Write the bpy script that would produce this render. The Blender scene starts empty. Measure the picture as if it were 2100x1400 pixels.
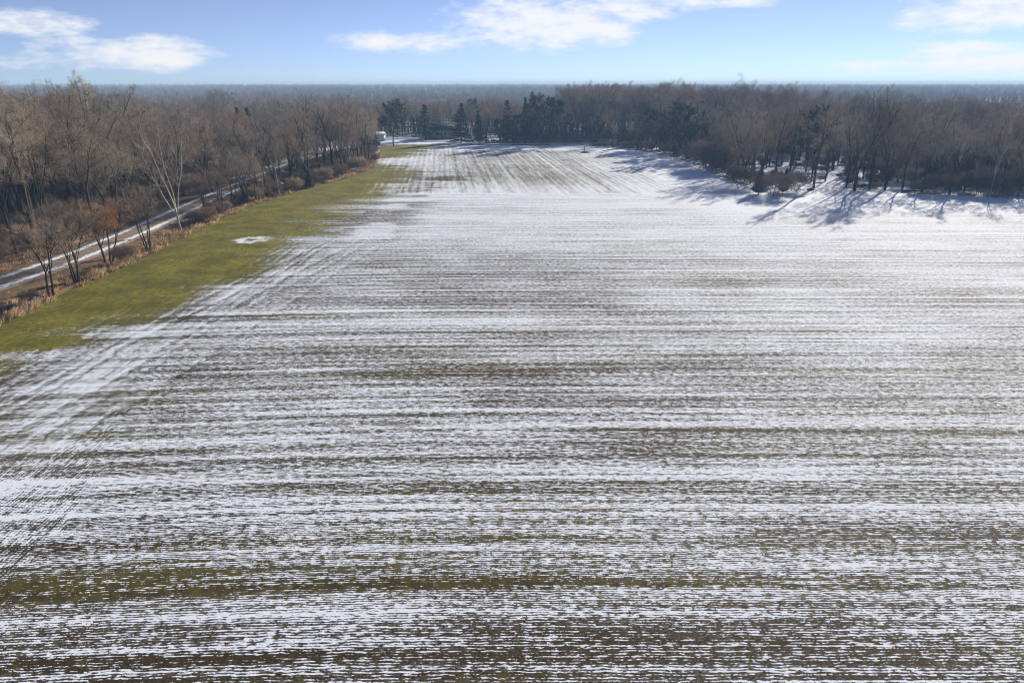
import bpy, math, random
import numpy as np
from math import radians, sin, cos, pi

S = bpy.context.scene
COL = S.collection
# ------------------------------------------------------------------ camera
CAM_H, FPX, PITCH = 24.0, 1400.0, math.atan((700 - 171) / 1400)
cam = bpy.data.cameras.new('camera'); camo = bpy.data.objects.new('camera', cam); COL.objects.link(camo)
cam.sensor_width = 36; cam.lens = 24; cam.clip_start = 0.5; cam.clip_end = 40000
camo.location = (0, 0, CAM_H); camo.rotation_euler = (pi / 2 - PITCH, 0, 0)
S.camera = camo
# ------------------------------------------------------------------ sky, sun, exposure
SUN_EL, SUN_AZ = radians(20), radians(34)          # azimuth clockwise from +Y (the view direction)
EXPO = 0.74
SKY_STRENGTH, SUN_STRENGTH = 0.068, 5.0
HAZE = 0.00034
S.view_settings.view_transform = 'Standard'; S.view_settings.look = 'None'
S.view_settings.exposure = EXPO; S.view_settings.gamma = 1; S.view_settings.use_curve_mapping = False
S.cycles.use_denoising = True; S.cycles.filter_width = 1.1
S.cycles.max_bounces = 4; S.cycles.diffuse_bounces = 2; S.cycles.volume_bounces = 1
S.cycles.sample_clamp_indirect = 6

def pix_dir(px, py):
    u, v = (px - 1050) / FPX, (700 - py) / FPX
    d = np.array([u, cos(PITCH) + v * sin(PITCH), -sin(PITCH) + v * cos(PITCH)])
    return d / np.linalg.norm(d)
def G(px, py):
    "ground point (metres) seen at a photograph pixel; used to survey positions"
    d = pix_dir(px, py); t = -CAM_H / d[2]
    return d[0] * t, d[1] * t

class NT:
    def __init__(s, tree): s.t = tree; s.n = tree.nodes; s.l = tree.links
    def node(s, typ, **kw):
        n = s.n.new(typ)
        for k, v in kw.items(): setattr(n, k, v)
        return n
    def put(s, sock, v):
        if v is None: return
        if hasattr(v, 'is_output'): s.l.new(v, sock)
        elif isinstance(v, (tuple, list)) and sock.type == 'RGBA' and len(v) == 3: sock.default_value = (*v, 1)
        else: sock.default_value = v
    def m(s, op, a, b=None, c=None, clamp=False):
        n = s.node('ShaderNodeMath', operation=op, use_clamp=clamp)
        for i, v in enumerate((a, b, c)): s.put(n.inputs[i], v) if v is not None else None
        return n.outputs[0]
    def comb(s, x, y, z=0.0):
        n = s.node('ShaderNodeCombineXYZ'); s.put(n.inputs[0], x); s.put(n.inputs[1], y); s.put(n.inputs[2], z); return n.outputs[0]
    def sep(s, v):
        n = s.node('ShaderNodeSeparateXYZ'); s.put(n.inputs[0], v); return n.outputs
    def noise(s, vec, scale=1.0, detail=2.0, rough=0.5, dim='3D', dist=0.0):
        n = s.node('ShaderNodeTexNoise', noise_dimensions=dim)
        s.put(n.inputs['Vector'], vec); s.put(n.inputs['Scale'], scale); s.put(n.inputs['Detail'], detail)
        s.put(n.inputs['Roughness'], rough); s.put(n.inputs['Distortion'], dist)
        return n.outputs[0]
    def step(s, v, a, b, o0=0.0, o1=1.0):
        n = s.node('ShaderNodeMapRange', interpolation_type='SMOOTHSTEP')
        for i, q in zip((0, 1, 2, 3, 4), (v, a, b, o0, o1)): s.put(n.inputs[i], q)
        return n.outputs[0]
    def lin(s, v, a, b, o0=0.0, o1=1.0):
        n = s.node('ShaderNodeMapRange'); n.clamp = True
        for i, q in zip((0, 1, 2, 3, 4), (v, a, b, o0, o1)): s.put(n.inputs[i], q)
        return n.outputs[0]
    def mix(s, f, a, b, blend='MIX'):
        n = s.node('ShaderNodeMix', data_type='RGBA', blend_type=blend)
        s.put(n.inputs[0], f); s.put(n.inputs[6], a); s.put(n.inputs[7], b); return n.outputs[2]
    def attr(s, name):
        return s.node('ShaderNodeAttribute', attribute_name=name).outputs['Fac']

world = bpy.data.worlds.new('World'); S.world = world; world.use_nodes = True
world.cycles.sampling_method = 'MANUAL'; world.cycles.sample_map_resolution = 1024
w = NT(world.node_tree); w.n.clear()
sky = w.node('ShaderNodeTexSky', sky_type='NISHITA', sun_disc=False, sun_elevation=SUN_EL, sun_rotation=SUN_AZ,
             altitude=3000, air_density=0.75, dust_density=0.0, ozone_density=7)
bg = w.node('ShaderNodeBackground'); w.put(bg.inputs[1], SKY_STRENGTH)
hsv = w.node('ShaderNodeHueSaturation'); w.put(hsv.inputs['Color'], sky.outputs[0]); hsv.inputs['Saturation'].default_value = 0.71
w.put(bg.inputs[0], w.mix(1.0, hsv.outputs[0], (.98, .955, 1.02), 'MULTIPLY'))
tc = w.node('ShaderNodeTexCoord').outputs['Generated']
dx, dy, dz = w.sep(tc)
az = w.m('ARCTAN2', dx, dy); el = w.m('ARCSINE', dz)
# cumulus: soft lumps given by azimuth / elevation / half sizes (degrees), edges broken by noise; more of them higher up
CLOUDS = [(65, 48, 85, 23, .85), (150, 88, 65, 13, .55), (310, 112, 108, 29, 1.15), (110, 126, 80, 15, .6), (790, 86, 120, 20, .8), (880, 88, 70, 22, .8),
          (1110, 48, 190, 50, 1.0), (1200, 66, 110, 30, 1.0), (1290, 14, 90, 36, .9), (1460, 2, 160, 16, .75), (2000, 26, 120, 34, .95), (2070, 8, 90, 30, .8),
          (1960, 104, 90, 17, 1.0), (2040, 130, 120, 20, 1.0), (1815, 135, 95, 10, .8), (1850, 98, 40, 12, .45), (1560, 155, 30, 7, .35)]
nvec = w.comb(w.m('MULTIPLY', az, 1.0), w.m('MULTIPLY', el, 2.8), 0.0)
n1 = w.noise(nvec, 24, 5, 0.60)
lump = None
ae = w.comb(az, el, 0.0)
for px, py, hw, hh, dens in CLOUDS:
    d = pix_dir(px, py); a0 = math.atan2(d[0], d[1]); e0 = math.asin(d[2]); ka, ke = FPX / (hw * 1.05), FPX / (hh * 1.08)
    q = w.node('ShaderNodeVectorMath', operation='MULTIPLY_ADD'); w.put(q.inputs[0], ae); q.inputs[1].default_value = (ka, ke, 0); q.inputs[2].default_value = (-a0 * ka, -e0 * ke, 0)
    r = w.node('ShaderNodeVectorMath', operation='DOT_PRODUCT'); w.put(r.inputs[0], q.outputs[0]); w.put(r.inputs[1], q.outputs[0])
    g = w.m('MULTIPLY_ADD', r.outputs['Value'], -dens, 1.1 * dens)
    lump = g if lump is None else w.m('MAXIMUM', lump, g)
lump = w.m('MAXIMUM', lump, -1.2)
# the same broken cumulus goes on above the frame and all round
hi = w.m('MULTIPLY', w.lin(w.noise(w.comb(dx, dy, w.m('MULTIPLY', dz, 2.5)), 5.0, 2, .5), 0.66, 0.82, -1.2, 1.0), w.step(el, 0.125, 0.19))
lump = w.m('MAXIMUM', lump, w.m('ADD', hi, w.step(el, 0.19, 0.125, 0.0, -1.2)))
dens = w.m('MULTIPLY_ADD', w.m('SUBTRACT', n1, .5), 2.5, lump)
cmask = w.m('MULTIPLY', w.step(dens, 0.0, 1.15), 0.88)
ccol = w.mix(w.step(dens, 0.4, 1.6), (0.90, 0.93, 0.98), (1.0, 0.985, 0.965))
bg2 = w.node('ShaderNodeBackground'); w.put(bg2.inputs[0], ccol); w.put(bg2.inputs[1], 0.60)
mixs = w.node('ShaderNodeMixShader'); w.put(mixs.inputs[0], cmask); w.l.new(bg.outputs[0], mixs.inputs[1]); w.l.new(bg2.outputs[0], mixs.inputs[2])
wo = w.node('ShaderNodeOutputWorld'); w.l.new(mixs.outputs[0], wo.inputs[0])

sun = bpy.data.lights.new('sun', 'SUN'); suno = bpy.data.objects.new('sun', sun); COL.objects.link(suno)
sun.energy = SUN_STRENGTH; sun.angle = radians(0.55); sun.color = (1.0, 0.89, 0.73)
sd = (sin(SUN_AZ) * cos(SUN_EL), cos(SUN_AZ) * cos(SUN_EL), sin(SUN_EL))
from mathutils import Vector
suno.rotation_euler = Vector(sd).to_track_quat('Z', 'Y').to_euler()
suno.location = (60, 60, 60)

# ------------------------------------------------------------------ helpers
RNG = np.random.default_rng(7)
def tag(o, label=None, cat=None, group=None, kind=None):
    for k, v in (('label', label), ('category', cat), ('group', group), ('kind', kind)):
        if v: o[k] = v
    return o
def mesh_from(name, verts, faces_list, mat, smooth=False):
    "faces_list: arrays (n,3) / (n,4)"
    me = bpy.data.meshes.new(name)
    verts = np.asarray(verts, np.float32).reshape(-1, 3)
    loops = np.concatenate([f.ravel() for f in faces_list]).astype(np.int32)
    tot = np.concatenate([np.full(len(f), f.shape[1], np.int32) for f in faces_list])
    start = np.concatenate([[0], np.cumsum(tot)[:-1]]).astype(np.int32)
    me.vertices.add(len(verts)); me.vertices.foreach_set('co', verts.ravel())
    me.loops.add(len(loops)); me.loops.foreach_set('vertex_index', loops)
    me.polygons.add(len(tot)); me.polygons.foreach_set('loop_start', start); me.polygons.foreach_set('loop_total', tot)
    if smooth: me.polygons.foreach_set('use_smooth', np.ones(len(tot), bool))
    me.update(calc_edges=True)
    if mat: me.materials.append(mat)
    return me
def obj(name, data, parent=None, loc=None):
    o = bpy.data.objects.new(name, data); COL.objects.link(o)
    if parent: o.parent = parent
    if loc is not None: o.location = loc
    return o
class MB:
    "boxes, prisms and tubes collected into one mesh"
    def __init__(s): s.v = []; s.f3 = []; s.f4 = []; s.k = 0
    def add(s, v, f):
        v = np.asarray(v, float)
        for q in f: (s.f3 if len(q) == 3 else s.f4).append([i + s.k for i in q])
        s.v.append(v); s.k += len(v)
    def box(s, x0, x1, y0, y1, z0, z1):
        v = [(x, y, z) for z in (z0, z1) for y in (y0, y1) for x in (x0, x1)]
        s.add(v, [(0, 2, 3, 1), (4, 5, 7, 6), (0, 1, 5, 4), (1, 3, 7, 5), (3, 2, 6, 7), (2, 0, 4, 6)])
    def build(s, name, mat, parent=None, loc=None, smooth=False):
        fl = [np.array(f) for f in (s.f3, s.f4) if f]
        return obj(name, mesh_from(name, np.concatenate(s.v), fl, mat, smooth), parent, loc)

def vnoise(x, y, seed=0):
    "smooth value noise 0..1 on arrays"
    xi, yi = np.floor(x).astype(np.int64), np.floor(y).astype(np.int64)
    fx, fy = x - xi, y - yi; fx = fx * fx * (3 - 2 * fx); fy = fy * fy * (3 - 2 * fy)
    def h(a, b):
        n = (a * 374761393 + b * 668265263 + seed * 1442695041) & 0xFFFFFFFF
        n = ((n ^ (n >> 13)) * 1274126177) & 0xFFFFFFFF
        return ((n ^ (n >> 16)) & 0xFFFF) / 65535.0
    a = h(xi, yi) * (1 - fx) + h(xi + 1, yi) * fx; b = h(xi, yi + 1) * (1 - fx) + h(xi + 1, yi + 1) * fx
    return a * (1 - fy) + b * fy
def fbm(x, y, o=3, seed=0):
    t = 0; a = .5; n = 0
    for i in range(o): t = t + a * vnoise(x * 2 ** i, y * 2 ** i, seed + i * 17); n += a; a *= .5
    return t / n
def sstep(v, a, b):
    t = np.clip((v - a) / (b - a), 0, 1); return t * t * (3 - 2 * t)

def new_mat(name):
    m = bpy.data.materials.new(name); m.use_nodes = True
    t = NT(m.node_tree); t.n.clear()
    b = t.node('ShaderNodeBsdfPrincipled'); o = t.node('ShaderNodeOutputMaterial'); t.l.new(b.outputs[0], o.inputs[0])
    b.inputs['Roughness'].default_value = 0.9; b.inputs['Specular IOR Level'].default_value = 0.15
    return m, t, b
def plain(name, c, var=0.25, scale=3.0, rough=.85, rnd=0.0, spec=.15):
    m, t, b = new_mat(name)
    n = t.noise(t.node('ShaderNodeTexCoord').outputs['Object'], scale, 3, .6)
    k = t.lin(n, .25, .75, 1 - var, 1 + var)
    if rnd:
        r = t.node('ShaderNodeObjectInfo').outputs['Random']
        k = t.m('MULTIPLY', k, t.lin(r, 0, 1, 1 - rnd, 1 + rnd))
    v = t.node('ShaderNodeVectorMath', operation='SCALE'); v.inputs[0].default_value = c; t.put(v.inputs[3], k)
    col = v.outputs[0]
    if rnd:
        r2 = t.m('FRACT', t.m('MULTIPLY', r, 7.31))
        col = t.mix(t.m('MULTIPLY', r2, .5), col, t.mix(1.0, col, (1.05, .97, .88), 'MULTIPLY'))
    t.put(b.inputs['Base Color'], col); b.inputs['Roughness'].default_value = rough; b.inputs['Specular IOR Level'].default_value = spec
    return m

M = {}
SNOW = (0.71, 0.80, 0.94)
M['snow'] = plain('snow', SNOW, .04, 2, .8)
M['bark'] = plain('bark_dark', (.055, .048, .038), .35, 2.5, .95, .25)
M['twig'] = plain('twig_grey_brown', (.310, .268, .212), .25, .7, .95, .45)
M['twig_red'] = plain('twig_reddish', (.32, .245, .192), .25, .7, .95, .35)
M['twig_orange'] = plain('twig_orange', (.42, .23, .10), .3, .9, .95, .15)
M['bark_pale'] = plain('bark_pale', (.42, .38, .32), .35, 1.1, .9, .05)
M['twig_pale'] = plain('twig_pale', (.30, .26, .21), .3, .9, .9, .1)
M['spruce'] = plain('spruce_needles', (.022, .040, .030), .4, 1.3, .8, .2)
M['pine'] = plain('pine_needles', (.042, .058, .034), .35, 1.3, .8, .2)
M['cedar'] = plain('cedar_green', (.060, .062, .034), .35, 1.3, .85, .2)
M['straw'] = plain('dry_grass', (.37, .255, .145), .4, .35, .9)
M['brush'] = plain('brush_brown', (.20, .155, .115), .3, .9, .95, .25)

# ------------------------------------------------------------------ ground
def ditch(x, y):
    c = -58.6; d = np.exp(-((x - c) / 1.5) ** 2) * sstep(y, 20, 50) * (1 - sstep(y, 200, 240))
    return -0.55 * d
def ground_z(x, y):
    x = np.asarray(x, float); y = np.asarray(y, float)
    near = 1 - sstep(np.hypot(x, y), 500, 900)
    return -0.05 + ditch(x, y) - 0.16 * fbm(x * .35 + 9, y * .35, 2, 5) * near
XL = lambda y: np.interp(y, [5, 60, 100, 125, 140, 155, 184, 200, 218, 240, 267, 282, 292], [-56, -55, -54.6, -55.6, -55, -53.5, -46, -43.5, -42.6, -46, -50, -52, -53])
XR = lambda y: np.interp(y, [5, 148, 152, 156, 160, 164, 168, 173, 189, 232, 262, 277, 292], [150, 150, 114, 104, 93, 84, 72, 58, 57.5, 57, 52, 44, 30])
NEAR_Y, FAR_Y = 12.0, 292.0

def grid(xs, ys):
    X, Y = np.meshgrid(xs, ys); nx, ny = len(xs), len(ys)
    i = np.arange(nx * ny).reshape(ny, nx)
    f = np.stack([i[:-1, :-1], i[:-1, 1:], i[1:, 1:], i[1:, :-1]], -1).reshape(-1, 4)
    return X, Y, f
def point_attr(me, name, arr):
    a = me.attributes.new(name, 'FLOAT', 'POINT'); a.data.foreach_set('value', np.asarray(arr, np.float32).ravel())

# forest floor / open land, out to the horizon
gx = np.unique(np.concatenate([np.linspace(-6000, -400, 16), np.arange(-400, -130, 10), np.arange(-130, -72, 1.5), np.arange(-72, -40, .6), np.arange(-40, 50, 6), np.arange(50, 170, 1.5), np.arange(170, 400, 10), np.linspace(400, 6000, 16)]))
gy = np.unique(np.concatenate([np.linspace(-400, 0, 6), np.arange(0, 360, 1.6), np.arange(360, 900, 12), np.linspace(900, 6000, 20)]))
X, Y, f = grid(gx, gy); Z = ground_z(X, Y)
gm = bpy.data.materials.new('ground_mat')
me = mesh_from('ground', np.stack([X, Y, Z], -1), [f], None, True)
# coverage of snow on the floor: open snow inside the right wood and in clearings, patches elsewhere
gs = 0.30 + 0.35 * (fbm(X / 9, Y / 9, 3, 3) - .5)
gs += .55 * sstep(X, 50, 70) * (1 - sstep(Y, 255, 330))
gs += .38 * np.exp(-((Y - 320) / 22) ** 2 - ((X + 45) / 40) ** 2)
gs -= .25 * sstep(-X, 62, 75) * (1 - sstep(Y, 140, 230))
gg = .75 * np.exp(-((Y - 322) / 24) ** 2 - ((X + 45) / 45) ** 2) + .9 * np.exp(-((Y - 262) / 22) ** 2 - ((X + 72) / 12) ** 2) + .4 * sstep(fbm(X / 60, Y / 60, 2, 21), .52, .7) * sstep(Y, 330, 420)
# straw-coloured bank along the field margin
dl = X - XL(np.clip(Y, 5, 292))
gst = np.exp(-((dl + 1.2) / 1.6) ** 2) * sstep(Y, 30, 50) * (1 - sstep(Y, 235, 262)) + .5 * np.exp(-((dl + 4.5) / 3.0) ** 2) * (1 - sstep(Y, 180, 220)) + .55 * np.exp(-((X + 73) / 3.5) ** 2) * (1 - sstep(Y, 105, 130))
point_attr(me, 'snow', gs); point_attr(me, 'green', gg); point_attr(me, 'straw', gst)
gm.use_nodes = True; t = NT(gm.node_tree); t.n.clear()
b = t.node('ShaderNodeBsdfPrincipled'); o = t.node('ShaderNodeOutputMaterial'); t.l.new(b.outputs[0], o.inputs[0])
P = t.node('ShaderNodeNewGeometry').outputs['Position']
na = t.noise(P, .55, 5, .62); nb = t.noise(P, 2.6, 3, .6); nc = t.noise(P, .09, 3, .5)
litter = t.mix(t.step(nb, .35, .65), (.060, .045, .032), (.155, .115, .078))
litter = t.mix(t.m('MULTIPLY', t.attr('green'), t.step(nc, .3, .7, .5, 1.0)), litter, t.mix(nb, (.10, .105, .035), (.20, .175, .075)))
litter = t.mix(t.m('MULTIPLY', t.attr('straw'), t.step(na, .25, .6, .3, 1.0)), litter, t.mix(nb, (.20, .12, .06), (.42, .28, .15)))
sv = t.m('ADD', t.m('ADD', t.m('MULTIPLY', na, .7), t.m('MULTIPLY', nc, .3)), t.m('MULTIPLY', t.m('SUBTRACT', t.attr('snow'), t.m('MULTIPLY', t.attr('straw'), .6)), .5))
sm = t.step(sv, .66, .74)
t.put(b.inputs['Base Color'], t.mix(sm, litter, SNOW)); b.inputs['Roughness'].default_value = .9; b.inputs['Specular IOR Level'].default_value = .1
bp = t.node('ShaderNodeBump'); bp.inputs['Distance'].default_value = .12; bp.inputs['Strength'].default_value = .7
t.put(bp.inputs['Height'], t.m('ADD', t.m('MULTIPLY', nb, .6), sm)); t.l.new(bp.outputs[0], b.inputs['Normal'])
me.materials.append(gm)
tag(obj('ground', me), 'brown woodland floor and open land with patches of snow', None, None, 'structure')

# ------------------------------------------------------------------ field
ys = np.concatenate([np.arange(NEAR_Y, 80, .25), np.arange(80, 150, .5), np.arange(150, FAR_Y + .1, 1.0)])
us = np.r_[np.linspace(0, .18, 91)[:-1], np.linspace(.18, 1, 150)]; nus = len(us)
U, Y = np.meshgrid(us, ys); X = XL(Y) + (XR(Y) - XL(Y)) * U
nx, ny = len(us), len(ys); i = np.arange(nx * ny).reshape(ny, nx)
f = np.stack([i[:-1, :-1], i[:-1, 1:], i[1:, 1:], i[1:, :-1]], -1).reshape(-1, 4)
edge = np.minimum(U, 1 - U) * (XR(Y) - XL(Y))
Z = .10 * (fbm(X / 22, Y / 22, 2, 31) - .5) * sstep(edge, 0, 6) + .02
me = mesh_from('field', np.stack([X, Y, Z], -1), [f], None, True)
V = Y + .0014 * np.minimum(X, 0) ** 2 + .25 * (vnoise(X / 25, Y / 30, 2) - .5)      # drill rows bend a little
py_of = lambda yy: 700 - FPX * np.tan(PITCH - np.arctan(CAM_H / yy))
cov = np.interp(V, [12, 24, 34, 45, 55, 65, 80, 100, 125, 150], [.47, .44, .45, .43, .42, .45, .48, .53, .66, .76])
cov += .10 * sstep(X, 0, 45) * sstep(V, 38, 60) * (1 - sstep(V, 110, 150))
# streaks of thin and thick snow lying along the rows
sv = np.sqrt(V)
cov += .30 * (fbm(X / 70, V / 1.8, 3, 11) - .5) * (1 - .6 * sstep(V, 60, 130)) + .34 * (fbm(X / 90, V / .8, 2, 12) - .5) * (1 - .5 * sstep(V, 75, 130))
cov += .26 * (fbm(X / 9 + 3, Y / 5, 3, 14) - .5)
def band(y0px, amp, wd, x0=-200, x1=200, soft=6):
    v0 = G(1050, y0px)[1]
    return .58 * amp * np.exp(-((V - v0) / wd) ** 2) * sstep(X, x0 - soft, x0 + soft) * (1 - sstep(X, x1 - soft, x1 + soft))
for a in [(1037, .55, .33), (843, .40, .40, -60, 4), (806, .40, .45, 8, 200), (965, .25, .35), (1215, .40, .45, 4, 90), (1262, .35, .40), (1245, .28, .28, -60, 2), (1370, .30, .16),
          (1190, -.45, .55, -60, 3), (1202, -.45, .16, -8, 60), (1165, -.25, .40, -60, -2), (1107, -.40, .30, -60, 5), (930, -.38, .35, -2, 40), (884, -.42, .25, 5, 90), (1010, -.30, .35, -10, 60), (755, -.35, .6, -12, 20),
          (712, -.35, .45, -25, 15), (770, -.22, .8, -32, 8), (1340, -.42, .40, -60, -6), (1320, -.30, .25, 2, 50), (1300, -.25, .2, -10, 8), (1385, -.25, .2, -60, 20), (655, .18, 1.6, -15, 12), (640, -.15, 1.2, -40, -18), (600, -.12, 2.0, -14, 18), (580, .10, 2.0, -40, 8), (530, -.12, 2.5, -45, 0), (482, .15, 3., -30, 30)]:
    cov += band(*a)
cov = .5 + .40 * np.tanh((cov - .5) / .40)
# far block: drilled away from the camera, thin snow in its middle
far = sstep(Y, 142, 180) * (1 - .9 * sstep(X - .62 * (Y - 150), 40, 80) * (1 - sstep(Y, 150, 175)))
thin = np.exp(-((X - 2 + .12 * (Y - 215)) / 27) ** 2) * sstep(Y, 160, 195) * (1 - sstep(Y, 262, 276))
cov -= .38 * thin * (.55 + .9 * fbm(X / 14, Y / 30, 2, 51))
cov += .25 * sstep(Y, 266, 276)
# snow deepens beside the right-hand wood
dr = XR(Y) - X
cov = np.minimum(cov, .84 + .10 * fbm(X / 20, V / 2.2, 2, 55)); cov += .55 * (1 - sstep(dr, 3, 22)) * sstep(Y, 125, 165) + .22 * sstep(X, 20, 60) * sstep(Y, 128, 146)
# green margin along the left edge
XG = np.interp(Y, [12, 40, 55, 65, 80, 95, 118, 140, 160, 178, 200, 214, 222, 236, 250, 292], [-50, -48, -46, -43, -38.5, -34.5, -34, -32.5, -29, -27, -30, -33, -42, -46, -34, -27])
wob = 5.0 * (fbm(X / 10, Y / 7, 3, 61) - .5) + 6 * (fbm(X / 30, Y / 3.5, 3, 62) - .5)
green = 1 - sstep(X - XG + wob, -3.5, 4.5)
snowbar = np.exp(-((Y - 233 - .15 * (X + 40)) / 7) ** 2) * sstep(X, -50, -44)
green *= 1 - .9 * snowbar
gc = sstep(X - XG + 2.4 * wob, -14, 9) * (1 - .0 * green); gc = np.where(snowbar > .3, 1, gc)
cov = cov * gc + (1 - gc) * (-.30 + .24 * (1 - sstep(Y, 62, 88)) * sstep(X - XG, -9, -1))
cov -= .35 * (1 - sstep(np.abs(X - XG - 9), 0, 12)) * (1 - green) * sstep(fbm(X / 8, Y / 4, 2, 63), .5, .62) * sstep(Y, 90, 130) * (1 - sstep(Y, 190, 215))
# trodden headland swath, snowy
hx = np.interp(Y, [12, 40, 60, 80, 92, 105], [-28, -34, -41, -36, -33, -31]) + 1.5
cov += .08 * np.exp(-((X - hx) / 3.0) ** 2) * (1 - sstep(Y, 88, 102)) * (.5 + fbm(X / 5, Y / 6, 2, 64))
# wheel tracks of the headland
for off, am in ((-9.5, .5), (-7.6, .45), (-4.0, .5), (-2.1, .55), (1.2, .5), (3.1, .4), (6.5, .35)):
    xt = -29.5 + (Y - 95) * np.where(Y > 60, .19, .17) + off + .4 * np.sin(Y / 9 + off)
    cov += am * .26 * np.exp(-((X - xt) / .30) ** 2) * (1 - sstep(Y, 100, 118)) * sstep(Y, 38, 46) * (.35 + 1.1 * fbm(X / 3, Y / 9, 2, 66)) - .22 * am * np.exp(-((X - xt - .7) / .3) ** 2) * (1 - sstep(Y, 100, 118)) * sstep(Y, 38, 46)
# ring of leftover snow on the green
rx, ry = G(515, 492); rr = np.hypot((X - rx) / 2.6, (Y - ry) / 2.6); cov += .85 * np.exp(-((rr - .75) / .5) ** 2) * (1.9 * fbm(X / 1.1, Y / 1.6, 2, 71) - .1)
olive = np.clip(.50 + 1.5 * (fbm(X / 16, V / 3.5, 3, 81) - .5) + .6 * np.exp(-((V - G(0, 1195)[1] - 1.0) / 1.0) ** 2) * (1 - sstep(X, -22, -8)) + .4 * thin + .5 * np.exp(-((V - 38) / 1.5) ** 2) * sstep(X, 18, 30), 0, 1)
head = (1 - sstep(X - hx - 1, 0, 8)) * (1 - sstep(Y, 95, 115))
point_attr(me, 'cov', np.clip(cov, -.3, 1.3)); point_attr(me, 'grn', green); point_attr(me, 'olive', olive)
point_attr(me, 'far', np.clip(far, 0, 1)); point_attr(me, 'head', head)

fm, t, b = new_mat('field_mat')
P = t.node('ShaderNodeNewGeometry').outputs['Position']; px_, py_, pz_ = t.sep(P)
xn = t.m('MINIMUM', px_, 0.0)
vrow = t.m('ADD', py_, t.m('MULTIPLY', t.m('MULTIPLY', xn, xn), .0014))
def pattern(al, ac, seed, spacing, w1=1.75, w2=.40, w3=1.15, wr=.14):
    "snow lying between drilled rows: al along, ac across the rows (metres)"
    wv = t.m('MULTIPLY', t.m('SUBTRACT', t.noise(t.comb(al, ac, seed), .9, 2, .5), .5), .22)
    row = t.m('COSINE', t.m('MULTIPLY', t.m('ADD', ac, wv), 2 * pi / spacing))
    d1 = t.noise(t.comb(t.m('MULTIPLY', al, 1.9), t.m('MULTIPLY', ac, 4.2), seed), 1.0, 3.0, .82)
    d2 = t.noise(t.comb(t.m('MULTIPLY', al, .30), t.m('MULTIPLY', ac, 2.0), seed + 7), 1.0, 2, .55)
    d3 = t.noise(t.comb(t.m('MULTIPLY', al, .022), t.m('MULTIPLY', ac, 1.5), seed + 11), 1.0, 4, .72)
    s = t.m('MULTIPLY_ADD', row, wr, t.m('MULTIPLY', t.m('SUBTRACT', d1, .5), w1))
    s = t.m('MULTIPLY_ADD', t.m('SUBTRACT', d2, .5), w2, s)
    return t.m('MULTIPLY_ADD', t.m('SUBTRACT', d3, .5), w3, s)
p_main = pattern(px_, vrow, 1.0, .165)
p_far = pattern(t.m('MULTIPLY', py_, .075), t.m('MULTIPLY', t.m('ADD', px_, t.m('MULTIPLY', py_, .10)), .24), 31.0, .41, .85, .5, .6, .05)
p_head = pattern(py_, px_, 61.0, .23)
pj = t.m('MULTIPLY', t.m('SUBTRACT', t.noise(P, .30, 4, .7), .5), 1.5)
wf = t.step(t.m('ADD', t.attr('far'), pj), .40, .60); wh = t.step(t.m('ADD', t.attr('head'), pj), .38, .62)
def mixf(f_, a_, b_):
    n = t.node('ShaderNodeMix'); t.put(n.inputs[0], f_); t.put(n.inputs[2], a_); t.put(n.inputs[3], b_); return n.outputs[0]
pat = mixf(t.m('MULTIPLY', wh, .42), mixf(wf, p_main, p_far), p_head)
thr = t.m('MULTIPLY', t.m('SUBTRACT', .5, t.attr('cov')), .80)
wid = t.m('MULTIPLY_ADD', wf, .24, .085)
wid = t.m('MULTIPLY_ADD', t.step(py_, 40.0, 150.0), .08, wid)
sm = t.step(t.m('SUBTRACT', pat, thr), t.m('MULTIPLY', wid, -1.0), wid)
n5 = t.noise(P, 1.4, 4, .6); n6 = t.noise(P, 9.0, 2, .6); n7 = t.noise(P, .22, 3, .55)
soil = t.mix(t.step(n6, .3, .7), (.024, .016, .006), (.062, .042, .018))
wheat = t.mix(n5, (.042, .038, .006), (.105, .088, .018))
soil = t.mix(t.step(t.m('ADD', t.m('MULTIPLY', t.attr('olive'), .8), t.m('MULTIPLY', t.m('SUBTRACT', n5, .5), 1.6)), .25, .8), soil, wheat)
turf = t.mix(t.step(t.m('ADD', t.m('MULTIPLY', n7, .7), t.m('MULTIPLY', n5, .35)), .38, .68), (.102, .107, .009), (.232, .220, .024))
turf = t.mix(t.step(t.noise(t.comb(t.m('MULTIPLY', px_, 1.1), t.m('MULTIPLY', py_, .10), 3.0), 1.0, 3, .6), .55, .72, 0.0, .45), turf, (.33, .245, .06))
turf = t.mix(t.step(t.noise(t.comb(px_, t.m('MULTIPLY', py_, .55), 9.0), 2.2, 4, .7), .46, .64, 0.0, .7), turf, (.085, .066, .016))
turf = t.mix(t.lin(n6, .3, .75, 0, .35), turf, (.040, .038, .006))
soil = t.mix(t.attr('grn'), soil, turf)
snowc = t.mix(t.lin(n6, .3, .7), (.68, .765, .89), (.76, .84, .96))
dust = t.m('MULTIPLY', t.m('MULTIPLY', t.lin(t.attr('cov'), .25, .9, 0.0, .34), t.step(n6, .35, .7)), t.m('SUBTRACT', 1.0, t.attr('grn')))
t.put(b.inputs['Base Color'], t.mix(t.m('MAXIMUM', sm, dust), soil, snowc))
bp = t.node('ShaderNodeBump'); bp.inputs['Distance'].default_value = .05; bp.inputs['Strength'].default_value = .6
t.put(bp.inputs['Height'], t.m('ADD', t.m('MULTIPLY', sm, .55), t.m('MULTIPLY', n6, .55))); t.l.new(bp.outputs[0], b.inputs['Normal'])
me.materials.append(fm)
tag(obj('field', me), 'drilled winter field striped with melting snow and a green grass margin', None, None, 'structure')

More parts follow.
